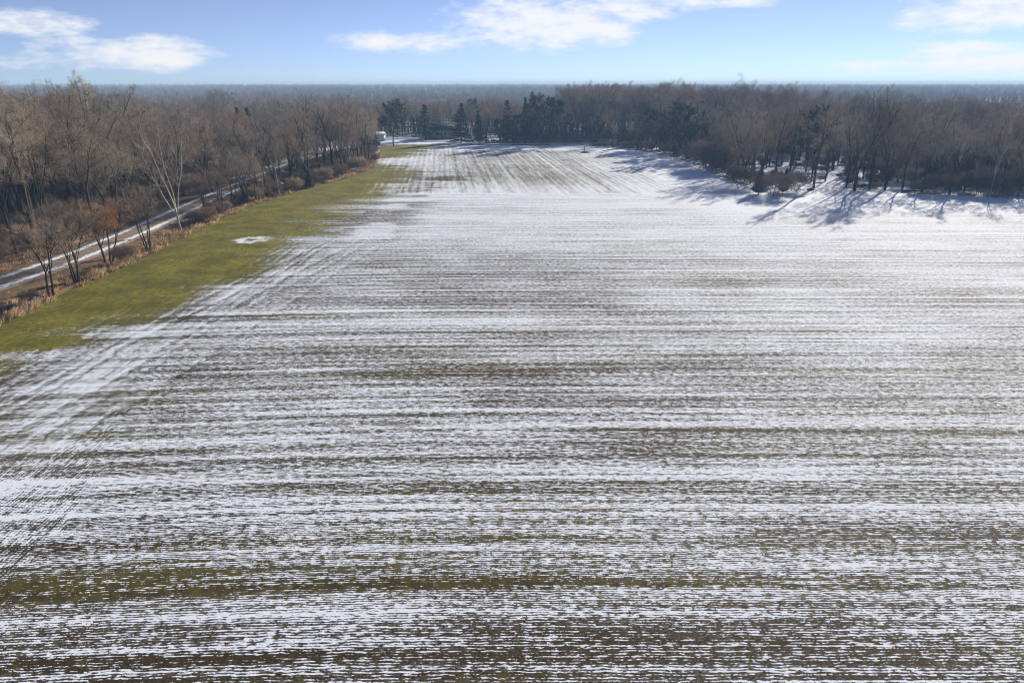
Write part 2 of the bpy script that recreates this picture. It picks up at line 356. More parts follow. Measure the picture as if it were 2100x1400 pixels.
# ------------------------------------------------------------------ roads
def ribbon(name, pts, width, mat, label, z=.03, step_=1.5, nu=15):
    pts = np.array(pts, float); d = np.r_[0, np.cumsum(np.hypot(*np.diff(pts, axis=0).T))]
    s = np.arange(0, d[-1], step_); cx, cy = np.interp(s, d, pts[:, 0]), np.interp(s, d, pts[:, 1])
    k = np.ones(9) / 9; cxs = np.convolve(np.pad(cx, 4, 'edge'), k, 'valid'); cys = np.convolve(np.pad(cy, 4, 'edge'), k, 'valid')
    tx, ty = np.gradient(cxs), np.gradient(cys); L = np.hypot(tx, ty); nxv, nyv = ty / L, -tx / L
    u = np.linspace(-1, 1, nu); hw = width / 2
    Xr = cxs[:, None] + nxv[:, None] * u * hw; Yr = cys[:, None] + nyv[:, None] * u * hw
    Zr = z + .05 * (1 - u ** 2)[None, :] + 0 * Xr - .12 * (np.abs(u) > .97)[None, :]
    i = np.arange(Xr.size).reshape(Xr.shape)
    f = np.stack([i[:-1, :-1], i[1:, :-1], i[1:, 1:], i[:-1, 1:]], -1).reshape(-1, 4)
    me = mesh_from(name, np.stack([Xr, Yr, Zr], -1), [f[:, ::-1]], mat, True)
    point_attr(me, 'across', np.broadcast_to(u, Xr.shape))
    return tag(obj(name, me), label, None, None, 'structure')
def road_mat(name, snow_edges):
    m, t, b = new_mat(name)
    P = t.node('ShaderNodeNewGeometry').outputs['Position']; a = t.attr('across')
    n1 = t.noise(P, .9, 4, .65); n2 = t.noise(P, 5, 3, .6)
    a2 = t.m('ADD', a, t.m('MULTIPLY', t.m('SUBTRACT', n1, .5), .5))
    g = t.mix(n2, (.16, .125, .095), (.33, .27, .21))
    s = None
    for c, wd, k in snow_edges:
        q = t.m('MULTIPLY', t.step(t.m('ABSOLUTE', t.m('SUBTRACT', a2, c)), wd, wd * .55), t.step(n1, k, k + .10))
        s = q if s is None else t.m('MAXIMUM', s, q)
    t.put(b.inputs['Base Color'], t.mix(s, g, SNOW))
    bp = t.node('ShaderNodeBump'); bp.inputs['Distance'].default_value = .05; t.put(bp.inputs['Height'], t.m('ADD', s, n2)); t.l.new(bp.outputs[0], b.inputs['Normal'])
    return m
ROAD = [(-80, 20), (-72.5, 60), (-66.3, 82), (-64.9, 95), (-65.0, 112), (-66.5, 135), (-68.3, 165), (-69.3, 200), (-70.5, 240), (-69, 275), (-66, 300)]
ribbon('road', ROAD, 6.6, road_mat('gravel_snow', [(-.52, .20, .30), (.62, .20, .30)]), 'gravel lane with two strips of snow running through the wood')
ribbon('crossroad', [(-150, 297), (-60, 297.5), (-20, 299), (30, 303), (80, 306)], 5.5, road_mat('snowy_lane', [(.2, .7, .30), (-.7, .3, .36)]), 'snow covered lane beyond the far end of the field', .035)
ribbon('driveway', [(-62, 309), (-45, 312), (-25, 317), (-10, 322)], 4.0, road_mat('snowy_drive', [(0, 1.2, .28)]), 'snow covered driveway in front of the green roofed house', .03)

# ------------------------------------------------------------------ tree builder
def norm(v): return v / np.maximum(np.linalg.norm(v, axis=-1, keepdims=True), 1e-9)
def polylines(rng, start, d, length, n, wob, trop):
    N = len(start); pts = np.empty((N, n, 3)); dirs = np.empty((N, n, 3)); p = start.copy(); d = norm(d)
    pts[:, 0] = p; dirs[:, 0] = d
    for k in range(1, n):
        d = norm(d + wob * rng.normal(size=(N, 3)) + np.array([0, 0, trop]))
        p = p + d * (length / (n - 1))[:, None]; pts[:, k] = p; dirs[:, k] = d
    return pts, dirs
def children(rng, pts, dirs, length, rad, m, t0, t1, ang, angsd, lr, rr, taper=.55):
    N, n, _ = pts.shape
    tt = t0 + (t1 - t0) * (np.arange(m)[None, :] + rng.random((N, m))) / m
    k = tt * (n - 1); i = np.minimum(k.astype(int), n - 2); fr = (k - i)[..., None]
    r = np.arange(N)[:, None]
    p = pts[r, i] * (1 - fr) + pts[r, i + 1] * fr; pd = norm(dirs[r, i] * (1 - fr) + dirs[r, i + 1] * fr)
    a = np.radians(ang + angsd * rng.normal(size=(N, m)))
    phi = np.arange(m)[None, :] * 2.4 + rng.random((N, 1)) * 6.28 + rng.normal(size=(N, m)) * .5
    ref = np.where(np.abs(pd[..., 2:3]) > .9, [1., 0, 0], [0, 0, 1.]); e1 = norm(np.cross(pd, ref)); e2 = np.cross(pd, e1)
    d = pd * np.cos(a)[..., None] + (e1 * np.cos(phi)[..., None] + e2 * np.sin(phi)[..., None]) * np.sin(a)[..., None]
    L = length[:, None] * lr * (1 - taper * tt) * (.75 + .5 * rng.random((N, m)))
    R = rad[:, None] * (1 - .75 * tt) * rr
    return p.reshape(-1, 3), d.reshape(-1, 3), L.ravel(), R.ravel()
def tubes(pts, r0, r1, sides):
    "pts (N,n,3); radius tapers r0 -> r1 ; returns verts, quads"
    N, n, _ = pts.shape
    d = norm(pts[:, -1] - pts[:, 0]); ref = np.where(np.abs(d[:, 2:3]) > .9, [1., 0, 0], [0, 0, 1.]); e1 = norm(np.cross(d, ref)); e2 = np.cross(d, e1)
    a = np.arange(sides) * 2 * pi / sides
    ring = e1[:, None] * np.cos(a)[None, :, None] + e2[:, None] * np.sin(a)[None, :, None]
    k = np.linspace(0, 1, n); R = r0[:, None] * (1 - k) + r1[:, None] * k
    v = pts[:, :, None] + ring[:, None] * R[:, :, None, None]
    i = np.arange(N * n * sides).reshape(N, n, sides); j = np.roll(i, -1, 2)
    f = np.stack([i[:, :-1], j[:, :-1], j[:, 1:], i[:, 1:]], -1).reshape(-1, 4)
    return v.reshape(-1, 3), f
def merge(parts):
    vs, fs, k = [], [], 0
    for v, f in parts: vs.append(v); fs.append(f + k); k += len(v)
    return np.concatenate(vs), np.concatenate(fs)

def deciduous(seed, H=20., r=.32, fork=.4, leaders=3, lean=22, limbs=7, limb_ang=52, n2=6, n3=6, n4=4, twig=.0165, stems=1, stem_ang=0, limb_len=.42, trop=.06, low=0.25, sides=(7, 5, 4, 3, 3)):
    "unit: metres; returns (trunk verts/faces, crown verts/faces)"
    g = np.random.default_rng(seed); tr, cr = [], []
    phi = np.arange(stems) * 2 * pi / max(stems, 1) + g.random() * 6
    sa = np.radians(stem_ang * (.6 + .8 * g.random(stems)))
    st = np.stack([np.cos(phi) * .25 * (stems > 1), np.sin(phi) * .25 * (stems > 1), np.full(stems, -.3)], -1)
    d = np.stack([np.sin(sa) * np.cos(phi), np.sin(sa) * np.sin(phi), np.cos(sa)], -1) + .03 * g.normal(size=(stems, 3))
    L = np.full(stems, H * fork) * (.85 + .3 * g.random(stems)); R = np.full(stems, r)
    p0, d0 = polylines(g, st, d, L, 6, .05, .06)
    R1 = R * .78
    tr.append(tubes(p0, R, R1, sides[0]))
    # root flare
    fl = np.stack([p0[:, 0], p0[:, 0] * .75 + p0[:, 1] * .25], 1); tr.append(tubes(fl, R * 1.45, R * .98, sides[0]))
    # leaders
    ls, ld, lr_, ll = [], [], [], []
    for s in range(stems):
        ph = g.random() * 6.28
        for q in range(leaders):
            a = radians(lean * (.45 + .9 * g.random())) * (0.35 if (q == 0 and leaders > 1) else 1)
            ax = d0[s, -1]; e = norm(np.cross(ax, [sin(ph), cos(ph), .1])); e = cos(q * 2.4) * e + sin(q * 2.4) * np.cross(ax, e)
            k = 1.0 if q < 2 else .75 + .25 * g.random(); idx = k * 5; i0 = min(int(idx), 4)
            ls.append(p0[s, i0] + (p0[s, i0 + 1] - p0[s, i0]) * (idx - i0)); ld.append(ax * cos(a) + e * sin(a))
            lr_.append(R1[s] * (.85 if q == 0 else .62)); ll.append((H - L[s]) * (1.02 if q == 0 else .9) * (.9 + .15 * g.random()))
    ls, ld, lr_, ll = map(np.array, (ls, ld, lr_, ll))
    p1, d1 = polylines(g, ls, ld, ll, 9, .10, trop)
    tr.append(tubes(p1, lr_, lr_ * .14, sides[1]))
    # limbs
    c, d, L2, R2 = children(g, p1, d1, ll, lr_, limbs, low, .97, limb_ang, 12, limb_len * 1.35, .5)
    R2 = np.maximum(R2, .035)
    p2, d2 = polylines(g, c, d, L2, 7, .13, trop)
    tr.append(tubes(p2, R2, R2 * .25, sides[2]))
    # a few low limbs on the stem itself
    c, d, L3, R3 = children(g, p2, d2, L2, R2, n2, .25, 1., 42, 14, .62, .55)
    R3 = np.maximum(R3, .022); p3, d3 = polylines(g, c, d, L3, 5, .15, .05)
    cr.append(tubes(p3, R3, R3 * .4, sides[3]))
    c, d, L4, R4 = children(g, p3, d3, L3, R3, n3, .15, 1., 42, 15, .62, .6)
    R4 = np.maximum(R4, twig); L4 = np.maximum(L4, .5); p4, d4 = polylines(g, c, d, L4, 4, .16, .04)
    cr.append(tubes(p4, R4, R4 * .5, 3))
    if n4:
        c, d, L5, R5 = children(g, p4, d4, L4, R4, n4, .2, 1., 40, 16, .75, .7)
        R5 = np.maximum(R5 * 0 + twig * .75, .006); L5 = np.maximum(L5, .4); p5, d5 = polylines(g, c, d, L5, 3, .18, .03)
        cr.append(tubes(p5, R5, R5 * .4, 3))
    return merge(tr), merge(cr)

class Kind:
    def __init__(s, name, parts, base_h): s.name = name; s.parts = parts; s.h = base_h     # parts: [(part name, mesh)]
def make_kind(name, H, mt, mc, **kw):
    (tv, tf), (cv, cf) = deciduous(H=H, **kw)
    top = max(np.percentile(cv[:, 2], 99.7), 1)
    return Kind(name, [('trunk', mesh_from(name + '_trunk', tv, [tf], mt, True)), ('crown', mesh_from(name + '_crown', cv, [cf], mc))], top)

def blades(base, tip, wdt, rng):
    "flat-sided slim pyramids (needle sprays / grass): triangle-section, closed; base, tip (N,3)"
    d = norm(tip - base); ref = norm(rng.normal(size=base.shape)); e1 = norm(np.cross(d, ref)); e2 = np.cross(d, e1)
    N = len(base); v = np.empty((N, 4, 3))
    for k in range(3):
        a = k * 2 * pi / 3; v[:, k] = base + (e1 * cos(a) + e2 * sin(a)) * wdt[:, None]
    v[:, 3] = tip; i = np.arange(N * 4).reshape(N, 4)
    f = np.concatenate([i[:, [0, 1, 3]], i[:, [1, 2, 3]], i[:, [2, 0, 3]]])
    return v.reshape(-1, 3), f
def spruce(seed, H=15., spread=.20, base=.06, droop=-.25, mat='spruce', nb=150, gap=.0, top_round=1.0):
    g = np.random.default_rng(seed)
    tp, td = polylines(g, np.array([[0, 0, -.3]]), np.array([[0, 0, 1.]]), np.array([H]), 8, .012, .05)
    tr = tubes(tp, np.array([H * .016]), np.array([.02]), 7)
    t_ = base + (1 - base) * np.sort(g.random(nb)) ** .9
    h = t_ * H; ph = np.arange(nb) * 2.4 + g.normal(size=nb) * .4
    L = H * spread * (1 - t_) ** top_round * (.7 + .55 * g.random(nb)) + .25
    if gap: L *= np.where(g.random(nb) < gap, .45, 1)
    xy = np.array([np.interp(h, np.linspace(0, H, 8), tp[0, :, q]) for q in (0, 1)]).T
    d = np.stack([np.cos(ph), np.sin(ph), droop + .75 * t_ ** 2], -1)
    bp_, bd = polylines(g, np.c_[xy, h], d, L, 6, .05, .05)
    bt = tubes(bp_, np.full(nb, .05), np.full(nb, .015), 3)
    m = 46
    c, dd, LL, _ = children(g, bp_, bd, np.full(nb, 1.0), np.full(nb, 1.), m, .12, 1., 48, 16, 1., 1., 0.)
    Lr = np.repeat(L, m); LL = np.clip(.16 * Lr + .22, .25, .95) * (.6 + .8 * g.random(len(c)))
    dd[:, 2] -= .18; tip = c + norm(dd) * LL[:, None]
    v, f3 = blades(c, tip, .045 + .05 * LL, g)
    return tr, bt, (v, f3)
def make_conifer(name, H, mt, mc, **kw):
    tr, bt, (v, f3) = spruce(H=H, **kw)
    return Kind(name, [('trunk', mesh_from(name + '_trunk', tr[0], [tr[1]], mt, True)),
                       ('crown', mesh_from(name + '_crown', np.concatenate([bt[0], v]), [bt[1], f3 + len(bt[0])], mc))], H)
def make_pine(name, H, mt, mc, seed, **kw):
    (tv, tf), (cv, cf) = deciduous(seed=seed, H=H, n4=0, **kw)
    g = np.random.default_rng(seed + 1)
    pick = cv[g.integers(0, len(cv), 5200)]; d = norm(g.normal(size=pick.shape) + np.array([0, 0, .5]))
    L = .30 + .35 * g.random(len(pick)); v, f3 = blades(pick + .1 * g.normal(size=pick.shape), pick + d * L[:, None], .05 + .05 * g.random(len(pick)), g)
    return Kind(name, [('trunk', mesh_from(name + '_trunk', tv, [tf], mt, True)),
                       ('crown', mesh_from(name + '_crown', np.concatenate([cv, v]), [cf, f3 + len(cv)], mc))], H)

K = {}
for q, (sd_, kw) in enumerate([(1, dict(fork=.36, leaders=3, limbs=7)), (2, dict(fork=.45, leaders=2, limbs=9, limb_len=.36)), (3, dict(fork=.30, leaders=4, limbs=6, lean=26)),
                               (4, dict(fork=.5, leaders=2, limbs=8, limb_ang=46, limb_len=.34)), (5, dict(fork=.28, leaders=3, limbs=8, lean=18, limb_ang=48)), (6, dict(fork=.4, leaders=4, limbs=6, lean=30, limb_len=.36))]):
    K['wood%d' % q] = make_kind('bare_tree', 20, M['bark'], M['twig_red'] if q in (2, 4) else M['twig'], seed=sd_, **kw)
for q, (sd_, kw) in enumerate([(11, dict(fork=.22, leaders=4, lean=34, limbs=7, r=.55)), (12, dict(fork=.30, leaders=3, lean=30, limbs=8, r=.58))]):
    K['oak%d' % q] = make_kind('spreading_tree', 22, M['bark'], M['twig'], seed=sd_, limb_len=.40, **kw)
K['pale0'] = make_kind('pale_tree', 19, M['bark_pale'], M['twig_pale'], seed=21, r=.20, fork=.16, leaders=4, lean=26, limbs=7, limb_ang=36, n3=4, n4=3, limb_len=.34, trop=.1)
K['pale1'] = make_kind('pale_tree', 14, M['bark_pale'], M['twig_pale'], seed=22, r=.16, fork=.35, leaders=2, lean=22, limbs=6, limb_ang=38, n3=4, n4=3)
K['small0'] = make_kind('small_tree', 9, M['bark'], M['twig_orange'], seed=31, r=.13, fork=.34, stems=4, stem_ang=15, leaders=2, lean=24, limbs=6, n2=5, n3=5, n4=2, twig=.012)
K['small1'] = make_kind('small_tree', 10, M['bark'], M['twig_red'], seed=32, r=.15, fork=.36, stems=2, stem_ang=6, leaders=3, lean=20, limbs=6, n2=5, n3=5, n4=3, twig=.012)
K['small2'] = make_kind('small_tree', 10, M['bark'], M['twig'], seed=33, r=.12, fork=.30, stems=4, stem_ang=11, leaders=2, lean=16, limbs=6, n2=5, n3=5, n4=2, twig=.012)
K['shrub0'] = make_kind('shrub', 3.2, M['brush'], M['brush'], seed=41, r=.03, fork=.30, stems=11, stem_ang=32, leaders=2, lean=25, limbs=4, n2=4, n3=4, n4=2, twig=.012, sides=(4, 3, 3, 3, 3))
K['shrub1'] = make_kind('shrub', 3.6, M['brush'], M['twig_red'], seed=42, r=.03, fork=.35, stems=9, stem_ang=24, leaders=2, lean=25, limbs=5, n2=4, n3=4, n4=2, twig=.012, sides=(4, 3, 3, 3, 3))
K['snag'] = make_kind('dead_tree', 22, M['bark'], M['bark'], seed=51, r=.33, fork=.45, leaders=3, lean=26, limbs=6, n2=3, n3=2, n4=0)
K['spruce0'] = make_conifer('spruce', 15, M['bark'], M['spruce'], seed=61, spread=.23)
K['spruce1'] = make_conifer('spruce', 15, M['bark'], M['spruce'], seed=62, spread=.28, gap=.3, nb=130)
K['cedar'] = make_conifer('cedar', 11, M['bark'], M['cedar'], seed=63, spread=.19, droop=.35, base=.04, top_round=.8)
K['pine0'] = make_pine('pine', 16, M['bark'], M['pine'], seed=71, r=.25, fork=.22, leaders=3, lean=20, limbs=9, limb_ang=60, n2=6, n3=5, low=.08, limb_len=.40)
K['pine1'] = make_pine('pine', 17, M['bark'], M['spruce'], seed=72, r=.25, fork=.35, leaders=2, lean=10, limbs=12, limb_ang=68, n2=6, n3=5, low=.05, limb_len=.40)

def plant(kind, x, y, h, label, cat, group=None, rot=None, wide=1.0):
    k = K[kind]; s = h / k.h
    e = bpy.data.objects.new(k.name, None); COL.objects.link(e); e.empty_display_size = .5
    e.location = (x, y, float(ground_z(x, y)) if not (XL(y) < x < XR(y) and y < FAR_Y) else 0.0)
    e.rotation_euler = (0, 0, RNG.random() * 6.28 if rot is None else rot); e.scale = (s * wide, s * wide, s)
    tag(e, label, cat, group)
    for pn, me in k.parts:
        c = bpy.data.objects.new(pn, me); COL.objects.link(c); c.parent = e
    return e
TAKEN = []
def at_px(px, py): return G(px, py)
def put(kind, px, pyb, pyt, label, cat='tree', group=None, rot=None, wide=1.0):
    "survey: foot at pixel (px,pyb), top at row pyt"
    x, y = G(px, pyb); d = pix_dir(px, pyt); h = CAM_H + d[2] / d[1] * y
    TAKEN.append((x, y)); return plant(kind, x, y, h, label, cat, group, rot, wide)

# ------------------------------------------------------------------ trees picked out in the photograph
put('small1', 105, 606, 425, 'small twin-trunked bare tree at the ditch, first along the grass margin', rot=.4)
put('small2', 158, 578, 405, 'multi-stemmed small bare tree beside the snowy lane, second along the ditch', rot=1.2)
put('small0', 222, 536, 392, 'small tree with orange twigs standing by the snowy lane', rot=2.2, wide=1.15)
put('small2', 305, 511, 372, 'slim-stemmed bare tree clump on the straw bank before the pale forked tree', rot=3.0, wide=.9)
put('pale0', 372, 474, 232, 'tall forked tree with pale bare branches on the straw bank', rot=.3)
put('pale1', 574, 402, 275, 'slender pale-barked tree at the bend of the straw bank', rot=2.0)
put('small1', 457, 430, 322, 'bare tree with dark double trunk right of the pale forked tree', rot=2.4)
put('small2', 482, 424, 310, 'bare multi-stemmed tree just before the bend of the straw bank', rot=4.1)
put('small1', 528, 412, 318, 'small bare tree left of the slender pale-barked tree', rot=5.1)
put('snag', 657, 352, 178, 'tall gnarled tree with broken top rising above the left wood', rot=1.0)
put('oak1', 742, 331, 222, 'broad bushy bare tree ending the left tree line', rot=.7, wide=.9)
put('wood2', 716, 345, 228, 'bare tree second from the end of the left tree line', rot=1.7, wide=1.1)
put('wood5', 752, 338, 214, 'last tall tree at the very end of the left tree line', rot=.5, wide=.9)
put('wood0', 735, 343, 208, 'tall tree third from the end of the left tree line', rot=3.5)
put('wood4', 702, 352, 206, 'tall reddish tree right of the gnarled broken-topped tree', rot=2.5)
put('wood1', 682, 360, 203, 'narrow tall tree just right of the gnarled broken-topped tree', rot=4.5)
put('wood3', 628, 376, 212, 'tall tree left of the gnarled broken-topped tree', rot=5.5)
put('wood2', 600, 386, 232, 'reddish tree between the squat evergreen and the slender pale tree', rot=1.5)
put('small1', 420, 442, 330, 'slender double-stemmed tree next to the pale forked tree', rot=.9)
put('small2', 505, 418, 300, 'multi-stemmed tree between the two small trees of the straw bank', rot=.9)
put('wood1', 548, 404, 262, 'straight bare tree left of the slender pale-barked tree', rot=.9)
put('oak0', 30, 452, 152, 'huge dark-limbed spreading tree at the left edge beyond the lane', rot=.2)
put('oak1', 95, 446, 168, 'big dark tree with arching limbs beyond the lane', rot=2.6)
put('oak0', 150, 430, 163, 'tall dark fork-trunked tree beyond the lane', rot=4.0, wide=.85)
put('oak1', 205, 412, 160, 'tall dark straight-trunked tree with crooked limbs beyond the lane', rot=5.2, wide=.85)
put('wood1', 265, 372, 172, 'tall bare tree behind the pale forked tree', rot=1.1)
# shrubs of the left margin
for k, (px, py, pt, kd, wd) in enumerate([(636, 385, 330, 'cedar', 1.5), (605, 393, 345, 'shrub1', 1), (560, 402, 352, 'shrub0', 1.1), (690, 366, 318, 'shrub0', 1.2), (665, 374, 325, 'shrub1', 1.1), (735, 350, 305, 'shrub1', 1.3), (255, 540, 480, 'shrub1', 1.2), (415, 452, 400, 'shrub0', 1.2), (60, 612, 570, 'shrub0', 1.0), (765, 333, 300, 'shrub0', 1.2)]):
    lab = ['squat dark evergreen bush against the left tree line', 'bare brown bush left of the squat evergreen', 'bare bush under the slender pale-barked tree', 'bare bush in the left tree line beyond the squat evergreen', 'bare bush just beyond the squat evergreen',
           'wide bare bush near the end of the left tree line', 'low bare bush under the orange-twigged tree', 'low bare bush right of the pale forked tree', 'low bare bush in the ditch at the left corner', 'last bare bush of the left tree line'][k]
    put(kd, px, py, py - (py - pt) * .66, lab, 'bush', None, None, wd)
# right wood front
put('wood3', 1668, 388, 212, 'lone dark-trunked tree standing forward of the right wood', rot=.9)
put('wood0', 1735, 384, 220, 'slim bare tree right of the lone dark-trunked tree', rot=2.2)
put('oak1', 1752, 391, 208, 'dark bare tree with wide crown over the blue tree shadows', rot=3.3, wide=.85)
put('wood1', 1783, 387, 205, 'first tree of the pair right of the wide-crowned tree', rot=.5)
put('wood5', 1815, 389, 200, 'second tree of the pair, thick trunk above the blue shadows', rot=1.5)
put('wood2', 1850, 387, 230, 'shorter bare tree beside the thick-trunked one', rot=2.9)
put('snag', 1755, 340, 172, 'tall open-branched tree rising behind the right wood front', rot=4.4)
put('wood3', 1805, 345, 172, 'tall upright bare tree at the back of the right wood', rot=5.0)
for px, py, pt in [(1545, 352, 195), (1590, 350, 192), (1512, 352, 215), (1620, 352, 200)]:
    put(['wood0', 'wood5', 'wood2', 'oak0'][px % 4], px, py, pt, {1545: 'bare tree behind the thicket, second from its left end', 1590: 'tall bare tree above the middle of the thicket', 1512: 'bare tree at the left end behind the thicket', 1620: 'bare tree behind the right end of the thicket'}[px])
for k, (px, py, pt, kd, wd) in enumerate([(1520, 385, 342, 'shrub0', 1.3), (1555, 398, 345, 'cedar', 1.3), (1585, 402, 352, 'shrub0', 1.4), (1605, 396, 346, 'cedar', 1.2), (1628, 392, 350, 'shrub1', 1.3), (1452, 345, 282, 'shrub1', 1.3), (1470, 352, 300, 'shrub0', 1.4), (1420, 336, 300, 'shrub1', 1.0)]):
    lab = ['leftmost brown bush of the thicket jutting into the snow', 'dark olive evergreen bush in the jutting thicket', 'brown bush at the very front of the jutting thicket', 'second olive evergreen bush of the jutting thicket', 'rightmost brown bush of the jutting thicket',
           'tall reddish bush left of the jutting thicket', 'brown bush between the reddish bush and the thicket', 'low reddish bush under the pines of the right wood'][k]
    put(kd, px, py, pt, lab, 'bush', None, None, wd)
# conifers
CON = [('pine0', 807, 300, 212, 1.0, 'grey-green pine with forked trunk beside the snowy lane'),
       ('spruce1', 873, 287, 212, 1.25, 'dark spruce left of the green-roofed house'),
       ('spruce0', 946, 292, 212, 1.3, 'dark dense spruce right of the green-roofed house'),
       ('cedar', 984, 293, 228, 1.0, 'narrow green-brown conifer next to the dense spruce'),
       ('pine1', 970, 270, 205, .8, 'round-topped pine rising behind the dense spruce'),
       ('pine1', 1025, 296, 246, 1.2, 'low broad pine in the dark evergreen clump'),
       ('spruce1', 1043, 289, 203, .85, 'tall spruce at the left of the evergreen clump'),
       ('pine1', 1060, 294, 236, 1.1, 'low pine under the tall spruces'),
       ('spruce0', 1078, 290, 200, .75, 'pointed spruce in the middle of the evergreen clump'),
       ('spruce1', 1090, 292, 199, .8, 'second pointed spruce in the middle of the evergreen clump'),
       ('pine0', 1112, 296, 198, .9, 'olive pine in the evergreen clump'),
       ('pine1', 1145, 300, 206, 1.0, 'big dark pine with sweeping boughs at the right of the clump'),
       ('spruce1', 1135, 290, 206, .8, 'spruce just behind the big sweeping pine'),
       ('pine1', 1335, 305, 226, 1.1, 'dark pine at the corner of the right wood'),
       ('pine0', 1352, 306, 232, .9, 'pine next to the dark corner pine'),
       ('pine1', 1392, 312, 214, 1.0, 'broad pine casting blue shadow on the snow'),
       ('pine0', 1412, 326, 222, 1.0, 'pine with bare lower trunk at the wood edge'),
       ('cedar', 1297, 300, 245, 1.1, 'small olive conifer among bare trees at the field end'),
       ('pine0', 1652, 352, 225, .7, 'olive-topped pine inside the right wood'),
       ('spruce1', 520, 300, 218, .9, 'dark conifer inside the left wood'),
       ('cedar', 500, 310, 222, .9, 'olive conifer inside the left wood'),
       ('cedar', 172, 400, 300, 1.0, 'dark evergreen low behind the fork-trunked trees'),
       ('cedar', 70, 415, 330, 1.3, 'dark evergreen low in the wood at the left edge')]
for kd, px, py, pt, wd, lab in CON: put(kd, px, py, pt, lab, 'conifer', None, None, wd * 1.2)

# ------------------------------------------------------------------ woods
rx_ = np.array([p[0] for p in ROAD]); ry_ = np.array([p[1] for p in ROAD])
def roadx(y): return np.interp(y, ry_, rx_)
def wood(x, y, m=2.5):
    inside = (x > XL(np.clip(y, 5, 292)) - 1.5) & (x < XR(np.clip(y, 5, 292)) + m) & (y < 293)
    ok = ~inside
    ok &= ~((np.abs(x - roadx(y)) < 6.0) & (y < 302))
    ok &= ~((x > roadx(y)) & (x < -40) & (y < 122))
    ok &= ~((y > 291) & (y < 304) & (x < 90))
    ok &= ((x + 48) / 44) ** 2 + ((y - 322) / 25) ** 2 > 1
    ok &= ((x + 68) / 12) ** 2 + ((y - 262) / 16) ** 2 > 1
    ok &= ((x - 75) / 9) ** 2 + ((y - 172) / 11) ** 2 > 1
    ok &= ((x - 76) / 13) ** 2 + ((y - 196) / 12) ** 2 > 1
    ok &= ~((fbm(x / 130, y / 45, 2, 91) > .70) & (y > 330))
    ok &= ~((fbm(x / 60 + 5, y / 40, 2, 92) > .66) & (x < -80) & (y > 170))
    ok &= ~((x < 0) & (y < 60))
    return ok
def scatter(cell, r0, r1, side=.80, pad=45, seed=3):
    g = np.random.default_rng(seed)
    xs = np.arange(-side * r1 - pad, side * r1 + pad, cell); ys = np.arange(20, r1, cell)
    X, Y = np.meshgrid(xs, ys); X = X + g.uniform(-.46, .46, X.shape) * cell; Y = Y + g.uniform(-.46, .46, Y.shape) * cell
    X, Y = X.ravel(), Y.ravel(); d = np.hypot(X, Y)
    k = (d >= r0) & (d < r1) & (np.abs(X) < side * Y + pad) & (Y > 30)
    X, Y = X[k], Y[k]; k = wood(X, Y); return X[k], Y[k]
sx, sy = scatter(6.0, 60, 430)
tk = np.array(TAKEN); dm = np.min(np.hypot(sx[:, None] - tk[None, :, 0], sy[:, None] - tk[None, :, 1]), 1); sx, sy = sx[dm > 2.6], sy[dm > 2.6]
def tree_height(x, y, r):
    h = 11.5 + 5.5 * r ** 1.4 + 3.0 * (fbm(x / 35, y / 35, 2, 95) - .5) * 2 + np.where(np.modf(r * 37.7)[0] < .07, 5.0, 0)
    h = np.where((x < -76) & (y < 175), h + 6.5 * sstep(-x - .36 * y, 22, 40) + 1.0, h)                        # the old trees beyond the lane
    h = np.where((x < -70) & (y >= 175), h - .5, h)
    h = np.where((x > XL(np.clip(y, 5, 292)) - 16) & (x < 0) & (y < 293) & (x > roadx(y)), 11.5 + 5.5 * r, h)
    h = np.where((y > 293) & (np.abs(x) < 75) & (y < 345), 11.5 + 5 * r, h)
    h = np.where((x > 30) & (x < 135) & (y > 325), h + 7.5, h)
    return h
hr = RNG.random(len(sx)); sh = tree_height(sx, sy, hr)
depth = np.where(sx < 0, np.minimum(np.abs(sx - roadx(sy)), np.abs(sx - XL(np.clip(sy, 5, 292)))), np.where(sy < 292, sx - XR(np.clip(sy, 5, 292)), np.maximum(sy - 292, 0)))
inview = (np.abs(sx) < .765 * sy + 3)
order = np.argsort(np.hypot(sx, sy) * .55 + depth * 1.6 + np.where(inview, 0, 1e4))
n_single = sum(1 for o_ in bpy.data.objects if o_.get('category') == 'tree')
NIND = 298 - n_single
VAR = ['wood0', 'wood1', 'wood2', 'wood3', 'wood4', 'wood5', 'oak0', 'oak1', 'pale1']
vi = RNG.integers(0, 8, len(sx)); vi = np.where((sx < -76) & (sy < 190) & (RNG.random(len(sx)) < .4), RNG.integers(6, 8, len(sx)), vi); vi[RNG.random(len(sx)) < .035] = 8; sh = np.where(vi == 8, sh * .8, sh)
